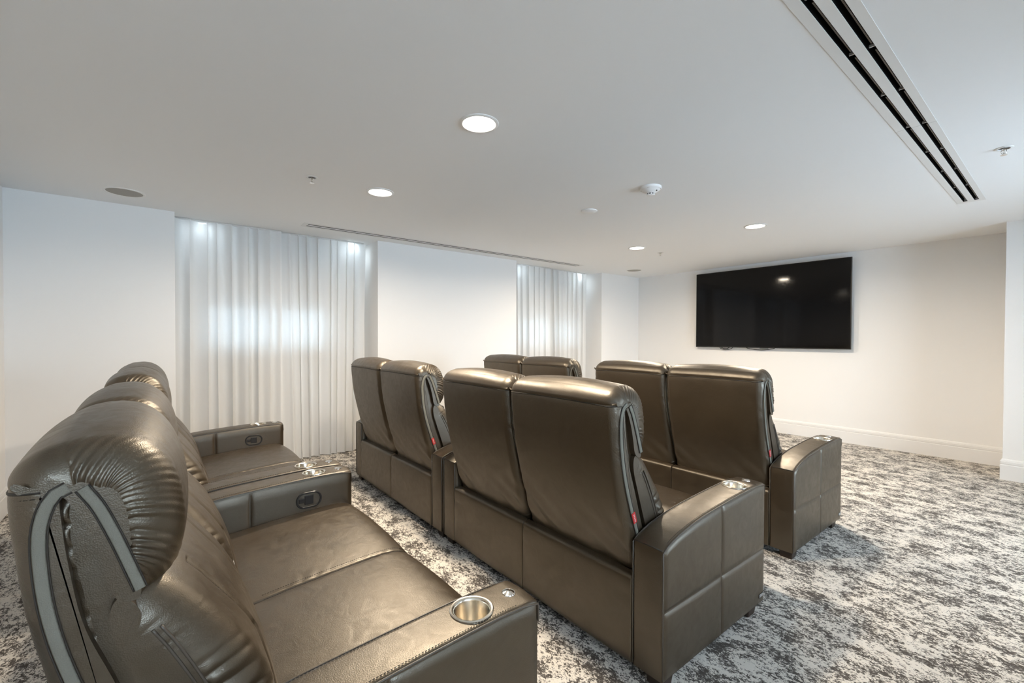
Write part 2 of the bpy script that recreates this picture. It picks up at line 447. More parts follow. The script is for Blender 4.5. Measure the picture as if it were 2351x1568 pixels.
# baseboards: profile (out, z) swept along straight wall runs, mitred
BP = [(0, 0), (.016, 0), (.016, .148), (.013, .152), (.013, .158), (.0155, .162), (.0155, .186), (.012, .190), (.012, .195), (.009, .201), (.004, .208), (0, .210)]
def baseboard(name, pts, normals):
    """pts: polyline of wall corners (x,y); normals: room-side direction per vertex (mitred)"""
    V, F = [], []; n = len(BP)
    for (x, y), (nx, ny) in zip(pts, normals):
        for (o_, z) in BP: V.append((x + nx * o_, y + ny * o_, z))
    for i in range(len(pts) - 1):
        for k in range(n - 1): F.append((i * n + k, (i + 1) * n + k, (i + 1) * n + k + 1, i * n + k + 1))
    F.append(tuple(range(n))); F.append(tuple((len(pts) - 1) * n + k for k in range(n)))
    o = mesh_obj(name, V, F, M_TRIM)
    bm = bmesh.new(); bm.from_mesh(o.data); bmesh.ops.recalc_face_normals(bm, faces=bm.faces); bm.to_mesh(o.data); bm.free()
    return struct(o)
baseboard('baseboard_front', [(XW, YT), (PX, YT), (PX, PY), (XR, PY)], [(1, -1), (-1, -1), (-1, -1), (-1, -1)])
baseboard('baseboard_left_near', [(XW, YB), (XW, W1A)], [(1, 1), (1, 0)])
baseboard('baseboard_left_middle', [(XW, W1B), (XW, W2A)], [(1, 0), (1, 0)])
baseboard('baseboard_left_far', [(XW, W2B), (XW, YT)], [(1, 0), (1, -1)])
baseboard('baseboard_back', [(XW, YB), (XR, YB)], [(1, 1), (-1, 1)])

# ------------------------------------------------------------------ sheer curtains
XC = -5.47
def curtain(label, y0, y1, folds, seed, group, flare=.0, dx=0.0):
    rng = np.random.RandomState(int(seed * 10))
    nx, nz = 260, 26
    t = np.linspace(0, 1, nx)
    warp = t + .018 * np.sin(2 * np.pi * t * 2.3 + seed) + .012 * np.sin(2 * np.pi * t * 5.1 + 2 * seed)
    amp = .030 + .012 * np.sin(2 * np.pi * t * 1.7 + seed * 1.3)
    V = []
    zs = np.linspace(.012, CEIL - .012, nz)
    for z in zs:
        h = 1 - z / CEIL
        ph = 2 * np.pi * folds * warp + .5 * h * np.sin(2 * np.pi * t * 1.3 + seed)
        x = XC + amp * (.75 + .55 * h) * (np.sin(ph) + .28 * np.sin(2 * ph + 1 + seed) + .12 * np.sin(.5 * ph + seed)) + .02 * h
        y = y0 + (y1 - y0) * t + .018 * np.cos(ph) + flare * h * (t - .5)
        for a, b in zip(x, y): V.append((a, b, z))
    F = [(j * nx + i, j * nx + i + 1, (j + 1) * nx + i + 1, (j + 1) * nx + i) for j in range(nz - 1) for i in range(nx - 1)]
    e = empty('sheer_curtain', (XC + dx, (y0 + y1) / 2, 0))
    V = [(v[0] - XC, v[1] - (y0 + y1) / 2, v[2]) for v in V]
    mesh_obj('cloth', V, F, M_SHEER, e, smooth=True)
    # hem: the doubled bottom band
    k = 2
    hv = []
    ph0 = V[:nx]
    for zz in (.012, .06, .11):
        fz = (zz - .012) / (zs[1] - zs[0]); j = min(int(fz), nz - 2); f = fz - j
        for i in range(nx):
            a, b = V[j * nx + i], V[(j + 1) * nx + i]
            hv.append((a[0] * (1 - f) + b[0] * f + .003, a[1] * (1 - f) + b[1] * f, zz))
    hf = [(j * nx + i, j * nx + i + 1, (j + 1) * nx + i + 1, (j + 1) * nx + i) for j in range(2) for i in range(nx - 1)]
    mesh_obj('hem', hv, hf, M_SHEER, e, smooth=True)
    # gathered heading tape and glides
    tubes('heading_track', [[(-.0, (y0 - y1) / 2 + .01, CEIL - .008), (-.0, (y1 - y0) / 2 - .01, CEIL - .008)]], .007, M_WHITEMET, e)
    return tag(e, label, 'curtain', group)
G = 'floor length sheer curtains'
curtain('white sheer curtain on the left half of the wide window, beside the back row', .105, 1.083, 8.3, 1, G)
curtain('white sheer curtain on the right half of the wide window, behind the middle row', 1.000, 2.02, 9.2, 2.2, G, -.10, -.05)
curtain('white sheer curtain on the left half of the window nearer the television', 4.25, 5.168, 7.4, 3.1, G)
curtain('white sheer curtain on the right half of the window nearer the television', 5.090, 6.07, 8.2, 4.4, G, -.12, -.05)

# ------------------------------------------------------------------ ceiling fittings
def downlight(x, y, label):
    e = empty('downlight', (x, y, CEIL))
    lathe('trim_ring', [(.108, 0), (.108, -.004), (.102, -.008), (.092, -.008), (.087, -.004), (.087, -.001)], M_WHITEMET, e)
    lathe('lens', [(.0875, -.003), (.05, -.004), (0.0001, -.0045)], M_LENS, e)
    l = bpy.data.lights.new('downlight_lamp', 'AREA'); l.shape = 'DISK'; l.size = .16; l.energy = LAMP_W; l.color = LAMP_COL; l.spread = R(170)
    o = bpy.data.objects.new('downlight_lamp', l); COL.objects.link(o); o.parent = e; o.location = (0, 0, -.012)
    return tag(e, label, 'ceiling light', 'round recessed downlights')
downlight(-2.046, 1.386, 'round lit downlight, the largest in view, at the centre of the ceiling')
downlight(-3.506, 1.413, 'round lit downlight on the ceiling in front of the wide curtain')
downlight(-3.546, 4.872, 'round lit downlight on the ceiling, smallest of the four, left of the television')
downlight(-2.085, 4.883, 'round lit downlight on the ceiling just above and before the television')

def speaker(x, y, r, label):
    e = empty('ceiling_speaker', (x, y, CEIL))
    lathe('rim', [(r, 0), (r, -.004), (r - .006, -.006), (r - .016, -.005), (r - .018, -.002)], M_WHITEPL, e)
    lathe('grille', [(r - .017, -.003), (r * .5, -.0045), (.0001, -.005)], M_GRILLE, e)
    return tag(e, label, 'speaker', 'round ceiling speakers')
speaker(-4.823, -.210, .135, 'round ceiling speaker with beige grille by the left end of the curtain wall')
speaker(-4.730, 6.428, .135, 'round ceiling speaker in the far corner beside the television wall')

def sprinkler(x, y, label):
    e = empty('sprinkler', (x, y, CEIL))
    lathe('escutcheon', [(.042, 0), (.042, -.002), (.036, -.005), (.028, -.005), (.026, 0)], M_WHITEMET, e, n=32)
    lathe('recess_cup', [(.027, -.001), (.012, -.0012), (.0001, -.0012)], simple('sprinkler_cup', (.10, .10, .10), .4, metal=.8), e, n=24)
    lathe('stem', [(.010, 0), (.010, -.012), (.005, -.016), (.0045, -.034), (.007, -.038), (.004, -.042)], M_CHROME, e, n=16)
    for s in (-1, 1):
        tubes('frame_arm', [[(s * .010, 0, -.012), (s * .013, 0, -.024), (s * .004, 0, -.040)]], .0018, M_CHROME, e, n=6)
    d = lathe('deflector', [(.0001, -.041), (.016, -.042), (.016, -.0435), (.0001, -.044)], M_CHROME, e, n=16)
    return tag(e, label, 'sprinkler', 'ceiling sprinkler heads')
sprinkler(-3.501, .891, 'small sprinkler head on the ceiling between the left speaker and a downlight')
sprinkler(-3.539, 5.388, 'tiny sprinkler head on the ceiling beside the farthest downlight')
sprinkler(-.286, 4.081, 'sprinkler head on the ceiling right of the wide black slot vent')

e = empty('smoke_detector', (-2.066, 3.010, CEIL))
lathe('base', [(.080, 0), (.080, -.016), (.076, -.021), (.060, -.024)], M_WHITEPL, e)
lathe('dome', [(.072, -.020), (.062, -.030), (.040, -.042), (.030, -.048), (.030, -.050)], M_WHITEPL, e)
lathe('sensor_gap', [(.027, -.047), (.027, -.058)], M_BLACKPL, e, n=32)
for k in range(8):
    a = 2 * math.pi * k / 8
    o = box('gap_post', (.0255, .0305, -.0025, .0025, -.059, -.047), M_WHITEPL, e); o.rotation_euler = (0, 0, a)
lathe('cap', [(.031, -.058), (.030, -.063), (.020, -.066), (.0001, -.067)], M_WHITEPL, e, n=32)
box('indicator_lens', (.049, .056, -.004, .004, -.040, -.033), M_BLACKPL, e)
for k in range(4):
    o = box('side_slot', (.070, .0765, -.008, .008, -.0215, -.0185), M_GRILLE, e); o.rotation_euler = (0, 0, R(20 + 90 * k))
tag(e, 'white domed smoke detector on the ceiling', 'smoke detector')
e = empty('ceiling_disc', (-2.800, 3.124, CEIL))
lathe('rim', [(.072, 0), (.072, -.006), (.066, -.010), (.058, -.010)], M_WHITEPL, e)
lathe('cover_plate', [(.062, -.008), (.056, -.013), (.03, -.016), (.0001, -.017)], M_WHITEPL, e)
tag(e, 'plain white blank disc on the ceiling next to the smoke detector', 'ceiling cover')

def slot_diffuser(D, joint, label):
    x0, x1, y0, y1 = D; cx = (x0 + x1) / 2; w = x1 - x0
    e = empty('slot_diffuser', (cx, (y0 + y1) / 2, CEIL)); my = (y0 + y1) / 2
    h = w / 2; zt, zb = -.0010, -.0026
    slots = [(-.0455, -.0185), (.0215, .0495)]
    strips = [(-h, slots[0][0]), (slots[0][1], slots[1][0]), (slots[1][1], h)]
    for (a, b) in ((y0 + .05, joint - .0012), (joint + .0012, y1 - .055)):
        for (u, v) in strips: box('face_bar', (u, v, a - my, b - my, zb, zt), M_WHITEMET, e, bev=.0008, seg=1)
    for (a, b) in ((y0, y0 + .0495), (y1 - .0545, y1)): box('end_cap', (-h, h, a - my, b - my, zb, zt), M_WHITEMET, e, bev=.0008, seg=1)
    for (u, v) in slots:
        # black boot above each slot: two sides and a top
        bm = box_bm([(u - .004, u, y0 + .04 - my, y1 - .04 - my, 0, .09), (v, v + .004, y0 + .04 - my, y1 - .04 - my, 0, .09), (u - .004, v + .004, y0 + .04 - my, y1 - .04 - my, .09, .094), (u, v, y0 + .036 - my, y0 + .04 - my, 0, .09), (u, v, y1 - .04 - my, y1 - .036 - my, 0, .09)])
        bm_obj('slot_boot', bm, M_SLOT, e)
        ys = np.linspace(y0 + .06, joint - .03, 5).tolist()[:-1] + np.linspace(joint, y1 - .06, 5).tolist()
        ys = sorted(ys)
        for k in range(len(ys) - 1):
            bl = box('pattern_blade', (v - .011, v - .006, ys[k] + .03 - my, ys[k + 1] - .03 - my, .006, .05), M_BLADE, e)
            box('blade_clip', (u + .007, v - .002, ys[k + 1] - .012 - my, ys[k + 1] - .005 - my, .002, .012), M_CLIP, e)
    return tag(e, label, 'air vent', 'linear slot air diffusers')
slot_diffuser(DR, 3.288, 'long white ceiling air vent with two black slots at the right')
slot_diffuser(DL, 3.260, 'long thin slotted ceiling air vent along the curtain wall')

def puck(y, label):
    e = empty('pocket_light', (XC - .13, y, CEIL))
    lathe('trim_ring', [(.045, 0), (.045, -.004), (.036, -.007), (.034, -.002)], M_WHITEMET, e, n=24)
    lathe('lens', [(.035, -.003), (.0001, -.005)], M_COOL, e, n=24)
    l = bpy.data.lights.new('pocket_lamp', 'AREA'); l.shape = 'DISK'; l.size = .06; l.energy = .2; l.color = (.78, .92, 1.0); l.spread = R(170)
    o = bpy.data.objects.new('pocket_lamp', l); COL.objects.link(o); o.parent = e; o.location = (0, 0, -.01)
    return tag(e, label, 'ceiling light', 'small cool lights behind the curtains')
puck(.36, 'small cool light glowing behind the wide curtain, at its left end')
puck(1.88, 'small cool light glowing behind the wide curtain, at its right end')
puck(4.50, 'small cool light glowing behind the curtain nearer the television, left end')
puck(5.95, 'small cool light glowing behind the curtain nearer the television, right end')

# ------------------------------------------------------------------ television
TX0, TX1, TZ0, TZ1 = -4.033, -1.851, 1.266, 2.500
e = empty('television', ((TX0 + TX1) / 2, YT - .06, TZ0)); w = TX1 - TX0; h = TZ1 - TZ0
box('body', (-w / 2 + .006, w / 2 - .006, -.018, .012, .006, h - .006), M_TVFRAME, e, bev=.004)
bz = .010
bm = box_bm([(-w / 2, -w / 2 + bz, -.026, .0, 0, h), (w / 2 - bz, w / 2, -.026, .0, 0, h), (-w / 2 + bz, w / 2 - bz, -.026, .0, 0, bz + .006), (-w / 2 + bz, w / 2 - bz, -.026, .0, h - bz, h)])
bm_obj('bezel', bm, M_TVFRAME, e)
box('screen', (-w / 2 + bz, w / 2 - bz, -.0215, -.0185, bz + .006, h - bz), M_SCREEN, e)
box('wall_bracket', (-.45, .45, .012, .056, h * .3, h * .75), M_BLACKPL, e)
box('sensor_bar', (-.06, .06, -.024, -.004, -.006, 0), M_TVFRAME, e)
tag(e, 'large flat black television mounted on the far wall, screen off', 'television')
def cable(label, pts, r):
    P = cr_open(pts, 60); c = P[0]
    o = tubes('cable', [P - c], r, M_CABLE); o.location = tuple(c)
    return tag(o, label, 'cable')
yc = YT - .035
cable('black cable looping in a small coil under the left part of the television', [(-3.66, yc, 1.34), (-3.64, yc, 1.262), (-3.60, yc - .006, 1.235), (-3.54, yc, 1.226), (-3.47, yc, 1.240), (-3.43, yc, 1.270), (-3.46, yc + .01, 1.285), (-3.53, yc + .01, 1.245), (-3.60, yc + .012, 1.252), (-3.66, yc + .01, 1.30), (-3.60, yc + .012, 1.36)], .005)
cable('black cable drooping under the middle of the television', [(-3.25, yc, 1.34), (-3.22, yc, 1.268), (-3.12, yc, 1.243), (-2.98, yc, 1.236), (-2.86, yc, 1.250), (-2.80, yc, 1.272), (-2.78, yc, 1.34)], .005)

# ------------------------------------------------------------------ reclining loveseats
WA, WS, LEN = .149, .7075, .917
WT = 2 * WA + 2 * WS
SHELL = [(.055, .398), (.012, .50), (-.028, .64), (-.062, .78), (-.086, .90), (-.101, 1.02), (-.108, 1.11), (-.100, 1.145), (-.072, 1.160), (-.046, 1.140),
         (-.040, 1.08), (-.032, 1.0), (-.012, .88), (.028, .76), (.070, .63), (.112, .50), (.128, .42), (.100, .386)]
CORE = [(-.045, 1.12), (.005, 1.10), (.030, 1.02), (.045, .93), (.070, .87), (.115, .75), (.160, .62), (.190, .47), (.120, .43), (.055, .60), (.0, .76), (-.035, .92), (-.05, 1.02)]
HEAD = [(-.106, 1.130), (-.098, 1.162), (-.064, 1.188), (-.005, 1.199), (.055, 1.188), (.100, 1.148), (.124, 1.085), (.130, 1.015), (.121, .955), (.098, .918),
        (.070, .902), (.042, .903), (.022, .928), (.012, .980), (-.003, 1.038), (-.022, 1.088), (-.042, 1.118), (-.072, 1.128)]
LUMB = [(.026, .900), (.062, .922), (.118, .890), (.180, .815), (.242, .725), (.290, .625), (.316, .525), (.314, .455), (.275, .425), (.200, .43), (.145, .51), (.092, .64), (.052, .76), (.024, .845)]
SEAT = [(.16, .40), (.20, .445), (.32, .462), (.50, .480), (.70, .494), (.82, .497), (.885, .486), (.922, .455), (.934, .41), (.932, .34), (.915, .295), (.87, .285), (.5, .285), (.2, .30)]

def interp_path(pts, n): return cr_open(pts, n)

def make_backrest(label_tab):
    bw = WS - .016
    root = None
    def shell_sag(x, y, z):  # soft diagonal tension folds low on the outer back
        return -.0035 * math.exp(-((z - .50) / .12) ** 2) * (1 + math.sin(38 * (x + 1.2 * z))) * (1 if y < .04 else 0) * min(1, abs(x) / .25)
    zb_ = np.array([.39, .50, .64, .78, .90, 1.02, 1.11, 1.2]); yb_ = np.array([.055, .012, -.028, -.062, -.086, -.101, -.108, -.10])
    sh = pillow('backrest', SHELL, bw, M_LEATHER, None, nx=30, ns=640, er=.044, puff=.006, gath=.0044, gfreq=(220, 400), glen=.034, seed=11, skew=1.0,
                mask=lambda y, z: 1.0 if .60 < z < 1.10 else .5, sag=shell_sag, inner=lambda y, z: y > np.interp(z, zb_, yb_) + .040)
    pillow('back_core', CORE, bw - .046, M_LEATHER, sh, nx=16, ns=260, er=.022, puff=0, gath=.0045, gfreq=(40, 110), glen=.05, seed=5, nr=8)
    hd = pillow('headrest', HEAD, bw + .004, M_LEATHER, sh, nx=30, ns=420, er=.058, puff=.016, gath=.0062, gfreq=(80, 190), glen=.052, seed=21, skew=.7, mask=lambda y, z: 1.0 if y > -.035 else 0.0,
                inner=lambda y, z: (z < 1.130 - max(0, (y + .03)) * 2.0) and y < .080, wr=.0007, nr=16, wfun=lambda y, z: .76 if y < -.055 else (1.12 if y < .0 else 1.34))
    def lsag(x, y, z):
        f = 1 if y > (.13 + (.9 - z) * .2) else 0
        v = abs(abs(x) - .165); c = abs(z - (.66 - .6 * (abs(x) - .165)))
        s = 0
        if z > .66: s -= .006 * math.exp(-(v / .010) ** 2)
        if abs(x) > .15: s -= .012 * math.exp(-(c / .012) ** 2)
        return s * f
    lb = pillow('lumbar_pillow', LUMB, bw - .006, M_LEATHER, sh, nx=56, ns=400, er=.066, puff=.012, gath=.0068, gfreq=(55, 130), glen=.055, seed=31, skew=.5, wr=.0010, sag=lsag, mask=lambda y, z: 1.0 if z < .84 else .15,
                inner=lambda y, z: y < .070 + (.86 - z) * .42, nr=14, wfun=lambda y, z: 1.22)
    # side webbing strips: one down the shell, one down the headrest
    def strip(name, path, wd, x, par):
        P = interp_path(path, 40); t = np.gradient(P, axis=0); t /= np.linalg.norm(t, axis=1)[:, None]
        n = np.stack([-t[:, 1], t[:, 0]], 1)
        V, F = [], []
        sx = 1 if x > 0 else -1
        for p, q in zip(P, n):
            for (o, dx) in ((-wd, -.004), (-wd, .0032), (-wd * .8, .0046), (0, .0050), (wd * .8, .0046), (wd, .0032), (wd, -.004)):
                V.append((x + sx * dx, p[0] + q[0] * o, p[1] + q[1] * o))
        for i in range(39):
            for k in range(6): F.append((i * 7 + k, i * 7 + k + 1, (i + 1) * 7 + k + 1, (i + 1) * 7 + k))
        o = mesh_obj(name, V, F, M_STRAP, par, smooth=True)
        bm = bmesh.new(); bm.from_mesh(o.data); bmesh.ops.recalc_face_normals(bm, faces=bm.faces); bm.to_mesh(o.data); bm.free()
        o['label'] = 'grey webbing strip along the open side'
        e1 = [(x + sx * .003, p[0] + q[0] * wd * 1.25, p[1] + q[1] * wd * 1.25) for p, q in zip(P, n)]
        e2 = [(x + sx * .003, p[0] - q[0] * wd * 1.25, p[1] - q[1] * wd * 1.25) for p, q in zip(P, n)]
        return e1, e2
    p_shell = [(-.030, 1.128), (-.052, 1.112), (-.066, 1.06), (-.064, .98), (-.052, .89), (-.028, .79), (.008, .68), (.045, .58), (.085, .46)]
    p_head = [(-.012, 1.124), (.010, 1.083), (.033, 1.022), (.051, .967), (.066, .920)]
    for s in (-1, 1):
        x = s * (bw / 2)
        a, b = strip('side_strap', p_shell, .0085, x - s * .001, sh)
        c, d_ = strip('side_strap', p_head, .0080, s * (bw / 2 + .002) - s * .001, hd)
        tubes('strap_seam', [a, b], .0016, M_SEAM, sh, n=6)
        tubes('strap_seam', [c, d_], .0016, M_SEAM, hd, n=6)
        # twin stitched seam on the side of the lumbar pillow
        q1 = [(s * (bw / 2 - .0025), y, z) for y, z in interp_path([(.096, .835), (.126, .78), (.172, .68), (.205, .59), (.225, .50)], 40)]
        q2 = [(s * (bw / 2 - .0025), y - .013, z - .004) for _, y, z in q1]
        tubes('side_piping', [q1, q2], .0028, M_PIPING, lb, n=8)
    # seam below the crown across the whole back
    def shell_pt(x, y, z): return (x, y, z)
    xs = np.linspace(-bw / 2 + .046, bw / 2 - .046, 40)
    cz = lambda x: 1.122 + .008 * (1 - (2 * x / bw) ** 2)
    cy = lambda x: -.1072 - .006 * (1 - (2 * x / bw) ** 2)
    sm = [(x, cy(x), cz(x)) for x in xs]
    ang = np.linspace(0, math.pi / 2, 12)[1:]
    er_ = .0440
    sm = [(-(bw / 2 - er_ + er_ * math.sin(t)), -.1078 + er_ * (1 - math.cos(t)), 1.1225 + .004 * math.sin(t)) for t in ang[::-1]] + sm + \
         [(bw / 2 - er_ + er_ * math.sin(t), -.1078 + er_ * (1 - math.cos(t)), 1.1225 + .004 * math.sin(t)) for t in ang]
    tubes('crown_seam', [sm], .0028, M_SEAM, sh, n=6)
    stitches('crown_stitching', [[(p[0], p[1] + .0005, p[2] - .011) for p in sm]], sh, ln=.006, gap=.003, r=.0012)
    # piping on the lumbar pillow that sweeps outwards, and its vertical top stitching
    Lp, _ = cr_closed(LUMB, 400)
    front = Lp[(Lp[:, 0] > .06 + (.9 - Lp[:, 1]) * .35)]
    zo = np.argsort(front[:, 1]); fz, fy = front[zo, 1], front[zo, 0]
    def lum(x, z):
        y = np.interp(z, fz, fy); e = bw / 2 - .003 - abs(x); q = max(0, 1 - e / .05); ins = .05 * (1 - math.sqrt(max(0, 1 - q * q)))
        dn = .012 * (1 - (2 * x / bw) ** 2) - ins
        return (x, y + dn * .86, z + dn * .45)
    for s in (-1, 1):
        path = []
        for k in range(50):
            t = k / 49
            ax = .165 + .16 * t ** 1.6; z = .665 - .6 * (ax - .165) + .08 * max(0, .25 - t) * 2
            path.append(Vector(lum(s * ax, z)) + Vector((0, -.004, -.002)))
        tubes('piping', [path], .0040, M_PIPING, lb, n=8)
        stitches('top_stitching', [[Vector(lum(s * .165, z)) + Vector((0, -.003, -.0015)) for z in np.linspace(.87, .70, 30)]], lb, ln=.005, gap=.004, r=.0014)
    if label_tab:
        o = box('label_tab', (bw / 2 - .001, bw / 2 + .0065, -.011, .011, -.024, .024), M_RED, sh, bev=.001, seg=1)
        o.location = (0, .020, .652); o.rotation_euler = (R(19), 0, 0); o['label'] = 'small red fabric label'
        for k in range(5):
            t = box('print', (bw / 2 + .0064, bw / 2 + .0068, -.003, .003, -.016 + .007 * k, -.0125 + .007 * k), M_TABTXT, o)
    return sh

def arm_top(y):
    P = np.array([(0, .571), (.03, .583), (.11, .609), (.267, .636), (.448, .650), (.637, .660), (.78, .664), (.917, .661)])
    return float(np.interp(y, P[:, 0], P[:, 1]))
ATOP = cr_open([(0, .571), (.03, .583), (.11, .609), (.267, .636), (.448, .650), (.637, .660), (.78, .664), (.905, .661)], 60)

def make_arm(right):
    """arm centred on x=0; outer side is +x for the right arm, -x for the left arm"""
    s = 1 if right else -1
    iw = WA - .010                       # core is slimmer so that the side panels stand proud
    prof = [(0.004, .05), (.002, .30), (.002, .552), (.006, .572)] + [tuple(p) for p in ATOP[3:58:6]] + [(.900, .6615), (.913, .655), (.917, .640), (.917, .35), (.917, .05), (.45, .05)]
    V, F = [], []
    ns = None
    # dense section polygon, straight bits kept straight
    pts = []
    for i in range(len(prof)):
        a, b = np.array(prof[i]), np.array(prof[(i + 1) % len(prof)]); k = max(1, int(np.linalg.norm(b - a) / .03))
        for j in range(k): pts.append(a + (b - a) * j / k)
    p = np.array(pts); ns = len(p)
    if (p[:, 0] * np.roll(p[:, 1], -1) - np.roll(p[:, 0], -1) * p[:, 1]).sum() < 0: p = p[::-1].copy()
    t = np.roll(p, -1, 0) - np.roll(p, 1, 0); t /= np.linalg.norm(t, axis=1)[:, None]; n = np.stack([t[:, 1], -t[:, 0]], 1)
    er = .016
    sts = [(-1, er), (-.995, .010), (-.98, .0055), (-.95, .0024), (-.90, .0007), (-.80, 0), (-.4, -.002), (0, -.003), (.4, -.002), (.80, 0), (.90, .0007), (.95, .0024), (.98, .0055), (.995, .010), (1, er)]
    for (c, ins) in sts:
        q = p - n * ins * np.where((p[:, 1] > .06), 1, .2)[:, None]
        for y, z in q: V.append((c * iw / 2, y, z))
    for i in range(len(sts) - 1):
        for k in range(ns):
            F.append((i * ns + k, i * ns + (k + 1) % ns, (i + 1) * ns + (k + 1) % ns, (i + 1) * ns + k))
    F.append(tuple(range(ns))[::-1]); F.append(tuple((len(sts) - 1) * ns + k for k in range(ns)))
    a = mesh_obj('armrest', V, F, M_LEATHER)
    bm = bmesh.new(); bm.from_mesh(a.data); bmesh.ops.recalc_face_normals(bm, faces=bm.faces); bm.to_mesh(a.data); bm.free()
    # cut the cup well
    cut = lathe('cutter', [(.0001, .553), (.0505, .553), (.0505, .72), (.0001, .72)], M_LEATHER, None, (0, CUPY, 0), n=48, smooth=False)
    md = a.modifiers.new('cup', 'BOOLEAN'); md.operation = 'DIFFERENCE'; md.object = cut; md.solver = 'EXACT'
    dg = bpy.context.evaluated_depsgraph_get(); dg.update()
    me = bpy.data.meshes.new_from_object(a.evaluated_get(dg)); a.modifiers.clear(); a.data = me; me.name = 'armrest'
    bpy.data.objects.remove(cut, do_unlink=True)
    bm = bmesh.new(); bm.from_mesh(me); 
    for f in bm.faces: f.smooth = True
    for e in bm.edges:
        if len(e.link_faces) == 2 and e.calc_face_angle(0) > R(32): e.smooth = False
    bm.to_mesh(me); bm.free()
    zc = arm_top(CUPY)
    # steel cup: rolled rim, wall, floor
    lathe('cup_holder', [(.0605, zc + .0005), (.0600, zc + .004), (.0575, zc + .0062), (.054, zc + .0060), (.0495, zc + .003), (.0475, zc - .002), (.0462, zc - .094), (.043, zc - .099), (.0001, zc - .099)], M_STEEL, a, (0, CUPY, 0), n=56)
    zb = arm_top(BTNY)
    lathe('control_button', [(.0205, zb - .002), (.0205, zb + .003), (.0190, zb + .0055), (.0175, zb + .0048), (.0165, zb + .0050), (.009, zb + .0085), (.0001, zb + .0095)], M_CHROME, a, (0, BTNY, 0), n=36)
    # four stitched leather panels on each outer side
    def panel(y0, y1, z0, z1, side, top):
        ny, nz = 14, 10; th = .0065
        V, F = [], []
        for j in range(nz + 1):
            for i in range(ny + 1):
                cu, cv = i / ny, j / nz
                cu = .5 - .5 * math.cos(math.pi * cu) if True else cu; cv = .5 - .5 * math.cos(math.pi * cv)
                y = y0 + (y1 - y0) * cu; zt = (arm_top(y) - .010 - (.004 if y < .03 else 0)) if top else z1
                z = z0 + (zt - z0) * cv
                ey = min(y - y0, y1 - y) / .010; ez = min(z - z0, zt - z) / .010
                f = 1 - max(0, 1 - min(ey, 1)) ** 2.2; g = 1 - max(0, 1 - min(ez, 1)) ** 2.2
                bul = .0035 * math.sin(math.pi * cu) * math.sin(math.pi * cv)
                V.append((side * (iw / 2 - .003 + th * min(f, g) + bul + .0015), y, z))
        for j in range(nz):
            for i in range(ny):
                q = j * (ny + 1) + i; F.append((q, q + 1, q + ny + 2, q + ny + 1))
        o = mesh_obj('side_panel', V, F, M_LEATHER, a, smooth=True)
        bm = bmesh.new(); bm.from_mesh(o.data)
        r = bmesh.ops.recalc_face_normals(bm, faces=bm.faces)
        if bm.faces[:][0].normal.x * side < 0: bmesh.ops.reverse_faces(bm, faces=bm.faces)
        bm.to_mesh(o.data); bm.free()
        return o
    ym, zm = .468, .323
    for (y0, y1) in ((.012, ym - .001), (ym + .001, .909)):
        panel(y0, y1, .055, zm - .001, s, False); panel(y0, y1, zm + .001, None, s, True)
    # inner side: rear and front panel with the seam between them
    for (y0, y1) in ((.012, .419), (.421, .909)):
        panel(y0, y1, .055, None, -s, True)
    # piping along both top edges and down the rear and front corners of the outer side
    for side in (-1, 1):
        x = side * (iw / 2 + .0008)
        path = [(x, .004, .06), (x, .003, .3), (x, .003, .562)] + [(x, y, z - .0045) for y, z in ATOP[2:58:3]] + [(x, .912, .648), (x, .914, .60)]
        tubes('edge_piping', [path], .0030, M_PIPING, a, n=8)
        stitches('edge_stitching', [[(side * (iw / 2 - .009), y, z + .0015) for y, z in ATOP[3:57:2] if not (CUPY - .07 < y < CUPY + .07) or True]], a, ln=.005, gap=.0035, r=.0011)
    tubes('rear_seam', [[(-iw / 2 + .004, .0025, .571), (0, .0010, .573), (iw / 2 - .004, .0025, .571)]], .0025, M_SEAM, a, n=6)
    # recliner latch set into the inner side
    xi = -s * (iw / 2 + .0055)
    def stadium(hw, hh, n=24):
        P = []
        for k in range(n):
            an = -math.pi / 2 + math.pi * k / (n - 1); P.append((hw - hh + hh * math.cos(an), hh * math.sin(an)))
        for k in range(n):
            an = math.pi / 2 + math.pi * k / (n - 1); P.append((-(hw - hh) + hh * math.cos(an), hh * math.sin(an)))
        return P
    lt = bpy.data.objects.new('recliner_latch', None); COL.objects.link(lt); lt.parent = a
    bpy.data.objects.remove(lt, do_unlink=True)
    out = stadium(.064, .043); inn = stadium(.054, .033); V, F = [], []; n = len(out)
    for ring, dx in ((out, -.003), (out, .004), ([(u * .97, v * .95) for u, v in out], .0065), ([(u * 1.03, v * 1.05) for u, v in inn], .0065), (inn, .004), (inn, -.004), ([(u * .2, v * .2) for u, v in inn], -.004)):
        for (u, v) in ring: V.append((xi - s * dx, .690 + u, .547 + v))
    for r in range(6):
        for k in range(n): F.append((r * n + k, r * n + (k + 1) % n, (r + 1) * n + (k + 1) % n, (r + 1) * n + k))
    F.append(tuple(6 * n + k for k in range(n)))
    lt = mesh_obj('recliner_latch', V, F, M_BLACKPL, a, smooth=False)
    bm = bmesh.new(); bm.from_mesh(lt.data); bmesh.ops.recalc_face_normals(bm, faces=bm.faces); bm.to_mesh(lt.data); bm.free()
    lt['label'] = 'black oval recliner latch'
    x0, x1 = sorted((xi + s * .003, xi - s * .0055))
    bm = box_bm([(x0, x1, .668, .712, .523, .571), (x0, x1, .640, .668, .535, .559)], bev=.0025)
    bm_obj('pull_lever', bm, M_BLACKPL, lt)
    # maker's badge low on the outer front
    xo = s * (iw / 2 + .0065)
    b = box('badge', tuple(sorted((xo - s * .002, xo + s * .0012))) + (.845, .895, .085, .105), M_BLACKPL, a, bev=.0008, seg=1)
